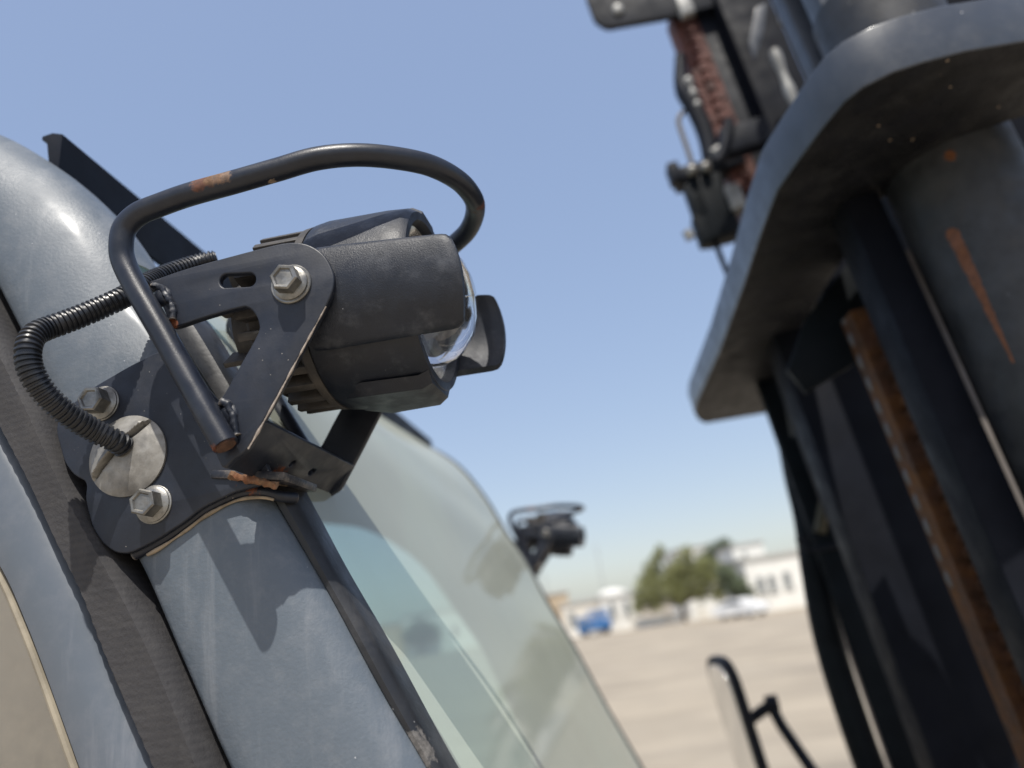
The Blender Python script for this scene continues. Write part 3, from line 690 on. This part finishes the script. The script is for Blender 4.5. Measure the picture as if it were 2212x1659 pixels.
# upper mast, beyond and above the cross plate
UY = 1.50
ua, ub = zspan(at(1512, 155, UY), 2.83, 3.6)
chain('lift_chain', ua, ub, .030, .027, m_red, 'red-brown rusty chain on the far side of the upper mast')
post('upper_rail', 1575, 155, UY+.02, .042, .05, m_black, 2.82, 3.6, .004)
post('upper_rail', 1660, 155, UY-.05, .055, .03, m_post, 2.82, 3.6, .004)
post('upper_rail', 1752, 100, 1.05, .020, .02, m_tie, 2.70, 3.6, .003)
post('upper_rail', 1800, 60, .80, .012, .02, m_tie, 2.70, 3.6, .003)
rod('lift_cylinder', 1880, 20, .92, .030, m_cyl, 2.70, 3.6)
post('upper_rail', 1990, -30, .95, .10, .02, m_post, 2.70, 3.6, .003)
bm = bmesh.new(); tube(bm, resample([onY(1672, 110, 1.35), onY(1720, 235, 1.35)], step=.01)[0], lambda i, s: .010+.002*sin(i*.8), 10); obj('shackle', bm, m_grey, fk)
sheet('guide_blade', [(v.x, v.z) for v in [onY(x, y, 1.3) for x, y in ((1655, 8), (1650, 60), (1630, 130), (1618, 92), (1632, 20))]], [], (0, 1.3, 0), (1, 0, 0), (0, 0, 1), .01, .001, m_tie, fk)
bm = bmesh.new(); tube(bm, [onY(1690, -30, 1.2), onY(1705, 45, 1.2)], .018, 16); obj('hose_fitting', bm, m_grey, fk)
bm = bmesh.new(); tube(bm, catmull([onY(1722, 20, 1.2), onY(1742, 60, 1.2), onY(1755, 110, 1.2)]), .022, 16); obj('rusty_coupling', bm, m_org, fk)
sheet('anchor_plate', [(v.x, v.z) for v in fillet([onY(x, y, 1.45) for x, y in ((1262, -40), (1266, 0), (1284, 48), (1310, 64), (1460, 38), (1640, -5), (1640, -60))], .012)], [], (0, 1.45, 0), (1, 0, 0), (0, 0, 1), .015, .002, m_black, fk)
bm = bmesh.new(); bmesh.ops.create_icosphere(bm, subdivisions=3, radius=.0135, matrix=Matrix.Translation(onY(1335, 20, 1.44)) @ Matrix.Diagonal((1, .5, 1.2, 1))); obj('bolt', bm, m_grey, fk)  # pale ball added in place of the bright see-through hole, not a bolt
post('fitting', 1482, 20, 1.42, .016, .01, m_grey, onY(1482, 36, 1.42).z, onY(1482, 36, 1.42).z+.06, .004)
# valve cluster on the far side
bm = bmesh.new(); c = onY(1530, 372, 1.48); box(bm, c, MX*.075, YY*.03, M*.016, .003); c = onY(1456, 378, 1.46); box(bm, c, MX*.012, YY*.02, M*.022, .003)
vb_ = obj('valve_block', bm, m_black, fk)
for q in ((1495, 368), (1524, 362)):
    bm = bmesh.new(); bmesh.ops.create_icosphere(bm, subdivisions=3, radius=.0125, matrix=Matrix.Translation(onY(*q, 1.44))); obj('bolt', bm, m_zinc, vb_)
bm = bmesh.new(); c = onY(1540, 455, 1.48); box(bm, c, MX*.036, YY*.03, M*.075, .006); box(bm, onY(1505, 440, 1.47), MX*.016, YY*.02, M*.045, .004); box(bm, onY(1515, 500, 1.47), MX*.012, YY*.02, M*.035, .004)
obj('valve_body', bm, m_hose, fk)
bm = bmesh.new(); box(bm, onY(1586, 432, 1.46), MX*.016, YY*.02, M*.03, .004); obj('pipe_fitting', bm, m_grey, fk)
for q_, w_ in ((onY(1483, 500, 1.46), onY(1492, 515, 1.46)), (onY(1540, 332, 1.44), onY(1560, 318, 1.44))):
    bm = bmesh.new(); tube(bm, [q_, w_], .0105, 10); obj('pipe_fitting', bm, m_grey, fk)
bm = bmesh.new(); tube(bm, catmull([onY(*q, 1.48) for q in ((1495, 355), (1484, 320), (1470, 280), (1466, 258), (1478, 240), (1495, 225))]), .0055, 10); obj('pipe_or_gap_strip', bm, mat('aged_steel_pipe', (.16, .14, .11), .5, metal=.4), fk)
bm = bmesh.new(); tube(bm, catmull([onY(*q, 1.47) for q in ((1468, 120), (1474, 190), (1500, 235), (1524, 290), (1536, 345))]), lambda i, s: .011+.008*min(1, s/.1), 10); obj('hydraulic_hose', bm, m_black, fk)
bm = bmesh.new(); tube(bm, catmull([onY(*q, 1.46) for q in ((1484, 170), (1498, 205), (1508, 235))]), lambda i, s: .009+.003*sin(i), 10); obj('hose_fitting', bm, m_grey, fk)
bm = bmesh.new(); tube(bm, catmull([onY(*q, 1.48) for q in ((1535, 480), (1548, 530), (1575, 600))]), .006, 10); obj('pipe_or_gap_strip', bm, m_black, fk)
bm = bmesh.new(); box(bm, onY(1610, 300, 1.4), MX*.05, YY*.02, M*.03, .004); tube(bm, catmull([onY(*q, 1.38) for q in ((1575, 260), (1572, 290), (1560, 330), (1548, 350))]), .011, 10); obj('clamp', bm, m_black, fk)

# ---- mirror on the far side
mo = Matrix.Rotation(radians(0), 3, 'Z')
mc = onY(1606, 1600, 1.95)
ex = Vector((-.20, .98, 0)).normalized(); ez = Vector((-.10, 0, 1)).normalized()
ol = [(v.x, v.y) for v in fillet([(-.095, -.19, 0), (.095, -.19, 0), (.095, .19, 0), (-.095, .19, 0)], .075, 8)]
il = [(x*.80, y*.91) for x, y in ol]
mir = sheet('side_mirror', ol, [], mc, ex, ez, .020, .005, m_black, fk); mir['label'] = 'upright rounded door mirror at the far side of the cab'
nn = ex.cross(ez); sgn = -1 if nn.x > 0 else 1
sheet('mirror_glass', il, [], mc + nn*sgn*.012, ex, ez, .004, .001, m_mirror, mir)
bm = bmesh.new(); tube(bm, [onY(1622, 1553, 1.95), onY(1668, 1520, 1.95)], .013, 12); tube(bm, [onY(1655, 1522, 1.95), onY(1680, 1518, 1.95)], .019, 12)
tube(bm, [onY(1668, 1530, 1.95), onY(1690, 1570, 1.94), onY(1800, 1730, 1.9)], .013, 12); obj('mirror_arm', bm, m_black, mir)

# ================================================================= BACKGROUND
RIGHTH = Vector((cos(A), sin(A), 0)); FWD = Vector((-sin(A), cos(A), 0))
m_white = mat('white_render', (.80, .79, .74), .85, var=.05, vs=.8)
m_white2 = mat('warm_white_render', (.74, .70, .62), .85, var=.06, vs=.7)
m_tan = mat('tan_render', (.50, .40, .28), .9, var=.08, vs=.5)
m_win = mat('dark_window_glass', (.20, .22, .23), .2, var=.1)
m_trim = mat('grey_concrete_trim', (.42, .41, .38), .8, var=.1)
m_roofg = mat('grey_roof', (.35, .36, .37), .8, var=.1)
def bframe(px, py, d=None):
    return onG(px, py)
def building(name, c, wd, dp, h, mt, label, yaw=0., wins=(), arch=False, parapet=.25, dome=False, extra=None):
    """c: ground point at the middle of the front; front faces the camera"""
    e = empty(name, c, label, 'building' if name != 'boundary_wall' else 'wall')
    ex = Matrix.Rotation(yaw, 3, 'Z') @ RIGHTH; ey = Matrix.Rotation(yaw, 3, 'Z') @ FWD; ez = Vector((0, 0, 1))
    bm = bmesh.new(); box(bm, c + ey*dp/2 + ez*h/2, ex*wd/2, ey*dp/2, ez*h/2, .02); obj('wall', bm, mt, e, False)
    bm = bmesh.new(); box(bm, c + ey*dp/2 + ez*(h+parapet/2), ex*(wd/2+.15), ey*(dp/2+.15), ez*parapet/2, .02); obj('roof', bm, m_trim if parapet < .5 else mt, e, False)
    for (u, z, ww, hh) in wins:
        bm = bmesh.new(); q = c + ex*u + ez*z - ey*.03
        box(bm, q, ex*ww/2, ey*.05, ez*hh/2)
        if arch: lathe(bm, q + ez*hh/2 - ey*.05, ey, [(0, .001), (0, ww/2), (.1, ww/2), (.1, .001)], 20)
        wo = obj('window', bm, m_win, e, False)
        bm = bmesh.new(); box(bm, q - ey*.06 - ez*(hh/2+.05), ex*(ww/2+.1), ey*.06, ez*.05); box(bm, q - ey*.055, ex*.03, ey*.02, ez*hh/2); obj('sill', bm, m_trim, wo, False)
    if dome:
        bm = bmesh.new(); lathe(bm, c + ey*dp/2 + ez*(h+parapet), ez, [(0, wd*.40), (.25, wd*.40), (.45, wd*.36), (.62, wd*.24), (.7, wd*.1), (.72, 0.01)], 24, up=(0, 1, 0)); obj('dome', bm, mt, e)
    return e
def gp_(px, py): return onG(px, py)
# right-hand white house: windows with arched heads
c = gp_(1735, 1310); sc = (c-CAM).length/FPX
building('white_house', c, 190*sc, 8, 98*sc, m_white, 'white flat-roofed house with arched windows beside the mast', 0, [(-70*sc, 48*sc, 14*sc, 24*sc), (-48*sc, 48*sc, 14*sc, 24*sc), (-18*sc, 50*sc, 14*sc, 24*sc), (30*sc, 50*sc, 14*sc, 24*sc)], True, .35)
c2 = c + FWD*9 - RIGHTH*1.0; building('white_upper_house', c2, 70*sc, 7, 140*sc, m_white, 'white block rising behind the arched-window house', 0, [(-10*sc, 120*sc, 10*sc, 12*sc)])
cL = gp_(1590, 1322) + FWD*14; s2 = (cL-CAM).length/FPX; building('white_villa', cL, 64*s2, 8, 128*s2, m_white, 'tall white villa behind the big tree', .1, [(-14*s2, 100*s2, 9*s2, 14*s2), (12*s2, 100*s2, 9*s2, 14*s2)])
# domed hall and long wall to the left
c = gp_(1365, 1362) + FWD*9; s3 = (c-CAM).length/FPX
building('domed_hall', c, 74*s3, 9, 62*s3, m_white, 'low white hall with a rounded roof left of the tree', 0, [(-12*s3, 36*s3, 12*s3, 22*s3), (16*s3, 36*s3, 12*s3, 22*s3)], True, .3, True)
c = gp_(1282, 1372) + FWD*7; s4 = (c-CAM).length/FPX
building('white_shed', c, 100*s4, 7, 60*s4, m_white2, 'long white shed behind the blue truck', 0, [(-30*s4, 28*s4, 14*s4, 36*s4), (26*s4, 28*s4, 14*s4, 30*s4)], False, .3)
c = gp_(1196, 1384) + FWD*8; s5 = (c-CAM).length/FPX
building('tan_house', c, 88*s5, 7, 84*s5, m_tan, 'tan house at the left edge of the skyline', 0, [(-20*s5, 50*s5, 10*s5, 16*s5)], False, .25)
for k, (px, wpx, hpx, mm_, lb) in enumerate(((1085, 120, 70, m_white2, 'cream house seen through the windscreen beside the tan house'), (930, 150, 78, m_white, 'wide white house seen through the windscreen glass'), (760, 160, 66, m_tan, 'low tan warehouse seen through the lower cab window'))):
    c = gp_(px, 1395+(1085-px)*.15) + FWD*10; s6 = (c-CAM).length/FPX
    building('low_house', c, wpx*s6, 8, hpx*s6, mm_, lb, 0, [(-wpx*.25*s6, hpx*.5*s6, 14*s6, 18*s6), (wpx*.2*s6, hpx*.5*s6, 14*s6, 18*s6)])
# boundary wall: piers and pale panels
def gd(px, dist):
    v = onG(px, 1500) - Vector((0, 0, 0)); v.z = 0; return v*(dist/v.length)
e0 = gd(1180, 77); e1 = gd(1640, 74)
bw = empty('boundary_wall', (e0+e1)/2, 'low white boundary wall running along the far edge of the yard', 'wall')
d = (e1-e0); L = d.length; d.normalize(); nrm = d.cross(Vector((0, 0, 1)))
bm = bmesh.new(); box(bm, (e0+e1)/2 + Vector((0, 0, .4)) , d*L/2, nrm*.1, Vector((0, 0, .4))); obj('wall_panel', bm, m_white, bw, False)
k = 0
while k < L:
    bm = bmesh.new(); box(bm, e0 + d*k + Vector((0, 0, .5)), d*.22, nrm*.2, Vector((0, 0, .5)), .02); box(bm, e0 + d*k + Vector((0, 0, 1.04)), d*.28, nrm*.26, Vector((0, 0, .04))); obj('pier', bm, m_white2, bw, False); k += 3.2
# trees
m_leaf = mat('olive_leaves', (.25, .26, .11), .7, var=.45, vs=.9)
m_leaf2 = mat('dark_green_leaves', (.14, .17, .10), .7, var=.4, vs=.9)
m_bark = mat('grey_brown_bark', (.10, .08, .06), .9, var=.3, vs=6)
def tree(c, h, lobes, mt, label, nleaf=5200, trunk=True, group=None):
    e = empty('tree', c, label, 'tree', group)
    bm = bmesh.new(); rr = random.Random(int(h*100))
    tips = []
    top = c + Vector((0, 0, h*.18)); tube(bm, [c, c.lerp(top, .5)+Vector((.05, 0, 0)), top], lambda i, s: .22-.05*i, 10)
    for (u, z, r) in lobes:
        q = c + RIGHTH*u + Vector((0, 0, z)) ; mid = top.lerp(q, .5) + Vector((rr.uniform(-.3, .3), rr.uniform(-.3, .3), .2))
        tube(bm, catmull([top - Vector((0, 0, .1)), mid, q], 4), lambda i, s: max(.02, .13-.012*i), 8)
    obj('trunk', bm, m_bark, e)
    bm = bmesh.new(); tot = sum(r**2 for _, _, r in lobes)
    for (u, z, r) in lobes:
        q = c + RIGHTH*u + Vector((0, 0, z)) + FWD*rr.uniform(-.3, .3)*r
        for i in range(int(nleaf*r*r/tot/6)):
            v = Vector((rr.gauss(0, 1), rr.gauss(0, 1), rr.gauss(0, 1))).normalized()*r*(rr.random()**.45)*(1+.35*noise.noise(Vector((u+i*.7, z, 0))))
            cl = q + v; 
            for j in range(6):
                pnt = cl + Vector((rr.gauss(0, .14), rr.gauss(0, .14), rr.gauss(0, .14)))*max(.7, r)
                nrm_ = Vector((rr.gauss(0, 1), rr.gauss(0, 1), rr.gauss(0, 1)+.4)).normalized(); t1 = nrm_.orthogonal().normalized(); t2 = nrm_.cross(t1); s_ = rr.uniform(.05, .13)
                bm.faces.new([bm.verts.new(pnt + t1*s_*a + t2*s_*.6*b) for a, b in ((-1, 0), (0, -1), (1, 0), (0, 1))])
    obj('crown', bm, mt, e, False); return e
c = gp_(1480, 1343); s = (c-CAM).length/FPX
T = lambda L: [(u*s, z*s, r*s) for u, z, r in L]
tree(c, 9, T([(-74, 58, 24), (-60, 84, 24), (-44, 108, 22), (-30, 132, 15), (-22, 148, 9), (-30, 72, 26), (-6, 92, 24), (14, 70, 26), (16, 108, 22), (30, 132, 15), (40, 94, 24), (56, 70, 26), (62, 106, 16), (80, 84, 22), (96, 62, 18), (98, 82, 12), (-88, 40, 13), (-4, 52, 20), (-50, 46, 20), (40, 48, 18), (76, 44, 16)]), m_leaf, 'big olive-green spreading tree in the middle of the skyline', 26000)
c = gp_(1625, 1330)+FWD*3; s = (c-CAM).length/FPX
tree(c, 5, T([(0, 60, 22), (-14, 84, 20), (14, 40, 20)]), m_leaf2, 'small green tree at the left corner of the white house', 7000)
c = gp_(1665, 1318)+FWD*16; s = (c-CAM).length/FPX
tree(c, 8, T([(0, 112, 24), (20, 122, 18), (-26, 104, 18), (36, 112, 16)]), m_leaf2, 'dark tree top rising behind the white house roof', 9000)
c = gp_(1880-980, 1420)+FWD*4; s = (c-CAM).length/FPX
tree(c, 4.2, T([(0, 50, 22), (20, 44, 20), (-22, 42, 18)]), m_leaf2, 'dark bush-like tree seen through the windscreen', 6000)
c = gp_(1357, 1372)+FWD*1; 
# white car
def car(c, yaw, label):
    e = empty('parked_car', c, label, 'car'); ex = Matrix.Rotation(yaw, 3, 'Z') @ RIGHTH; ey = ex.cross(Vector((0, 0, 1)))*-1; ez = Vector((0, 0, 1))
    mw = mat('white_car_paint', (.78, .78, .77), .25, var=.03, coat=.5); mg = mat('dark_car_glass', (.05, .06, .07), .1); ml = mat('red_tail_lamp', (.5, .02, .02), .3); mt_ = mat('tyre', (.03, .03, .03), .8)
    prof = [(-2.3, .35), (-2.32, .75), (-2.15, .98), (-1.6, 1.04), (-.95, 1.42), (-.2, 1.5), (.55, 1.44), (1.2, 1.05), (2.0, .92), (2.28, .72), (2.3, .35)]
    bm = bmesh.new(); a = [bm.verts.new(c + ex*x + ez*z - ey*(.88 - (.18 if z > 1.1 else 0))) for x, z in prof]; b = [bm.verts.new(c + ex*x + ez*z + ey*(.88 - (.18 if z > 1.1 else 0))) for x, z in prof]
    for i in range(len(prof)): j = (i+1) % len(prof); bm.faces.new((a[i], a[j], b[j], b[i]))
    bm.faces.new(a); bm.faces.new(b[::-1]); obj('body', bm, mw, e)
    for s_ in (-1, 1):
        bm = bmesh.new(); q = [(-1.45, 1.08), (-.9, 1.36), (-.2, 1.42), (.5, 1.36), (1.0, 1.08)]
        bm.faces.new([bm.verts.new(c + ex*x + ez*z + ey*s_*(.885 - (.16 if z > 1.1 else 0))) for x, z in q]); obj('side_window', bm, mg, e, False)
        for x in (-1.4, 1.4):
            bm = bmesh.new(); lathe(bm, c + ex*x + ez*.33 + ey*s_*.72, ey, [(0, .01), (0, .30), (.03, .33), (.15, .33), (.18, .30), (.18, .01)], 28); wl = obj('wheel', bm, mt_, e)
            bm = bmesh.new(); lathe(bm, c + ex*x + ez*.33 + ey*(s_*.72+(.19 if s_ > 0 else -.01)), ey, [(0, .01), (0, .2), (.005, .2), (.005, .01)], 24); obj('hubcap', bm, mw, wl)
        bm = bmesh.new(); box(bm, c - ex*2.3 + ez*.85 + ey*s_*.65, ex*.03, ey*.18, ez*.09); obj('tail_lamp', bm, ml, e)
        bm = bmesh.new(); box(bm, c + ex*2.22 + ez*.72 + ey*s_*.62, ex*.07, ey*.2, ez*.07); obj('headlight', bm, m_grey, e)
    return e
car(gp_(1604, 1334), radians(-58), 'white saloon car parked under the trees beside the white house')
# blue truck with slatted body
c = gp_(1291, 1372); e = empty('blue_truck', c, 'small blue truck with a slatted load bed by the white shed', 'truck')
mb = mat('blue_truck_paint', (.03, .14, .36), .4, var=.2, vs=2); ez = Vector((0, 0, 1)); s = (c-CAM).length/FPX*.95; ex = RIGHTH; ey = FWD
bm = bmesh.new(); box(bm, c + ex*10*s + ez*20*s + ey*1, ex*24*s, ey*.9, ez*9*s, .04); obj('load_bed', bm, mb, e)
for q in (-1, 1):
    bm = bmesh.new(); [box(bm, c + ex*(-12+k*6.3)*s + ez*40*s + ey*(1+.88*q), ex*.9*s, ey*.04, ez*12*s) for k in range(8)]; [box(bm, c + ex*10*s + ez*z*s + ey*(1+.88*q), ex*23*s, ey*.03, ez*1.1*s) for z in (38, 50)]; obj('side_rails', bm, mb, e)
bm = bmesh.new(); box(bm, c - ex*27*s + ez*24*s + ey*1, ex*11*s, ey*.85, ez*16*s, .12); cabo = obj('cab', bm, mb, e)
bm = bmesh.new(); box(bm, c - ex*27*s + ez*31*s + ey*.13, ex*7*s, ey*.03, ez*5*s); obj('window', bm, m_win, cabo)
for x in (-24, 22):
    for q in (-.8, .65):
        bm = bmesh.new(); lathe(bm, c + ex*x*s + ez*8*s + ey*(1+q), ey, [(0, .01), (0, 7*s), (.03, 8*s), (.22, 8*s), (.25, 7*s), (.25, .01)], 24); obj('wheel', bm, m_rub, e)
# two distant lattice masts
for px, h_, lb in ((1396, 12, 'thin pale mast standing far behind the domed hall'), (1202, 9, 'short pale mast above the tan house roof')):
    c = gp_(px, 1368-(px-1300)*.15) + FWD*45; bm = bmesh.new()
    for a_ in range(3):
        q = Vector((cos(a_*2.1), sin(a_*2.1), 0)); tube(bm, [c+q*.35, c+q*.08+Vector((0, 0, h_))], .03, 6)
    for z in range(int(h_)): tube(bm, [c+Vector((.3*(1-z/h_), 0, z)), c+Vector((-.3*(1-z/h_), 0, z+.8))], .02, 6)
    tag(obj('antenna_mast', bm, m_roofg), lb, 'mast')
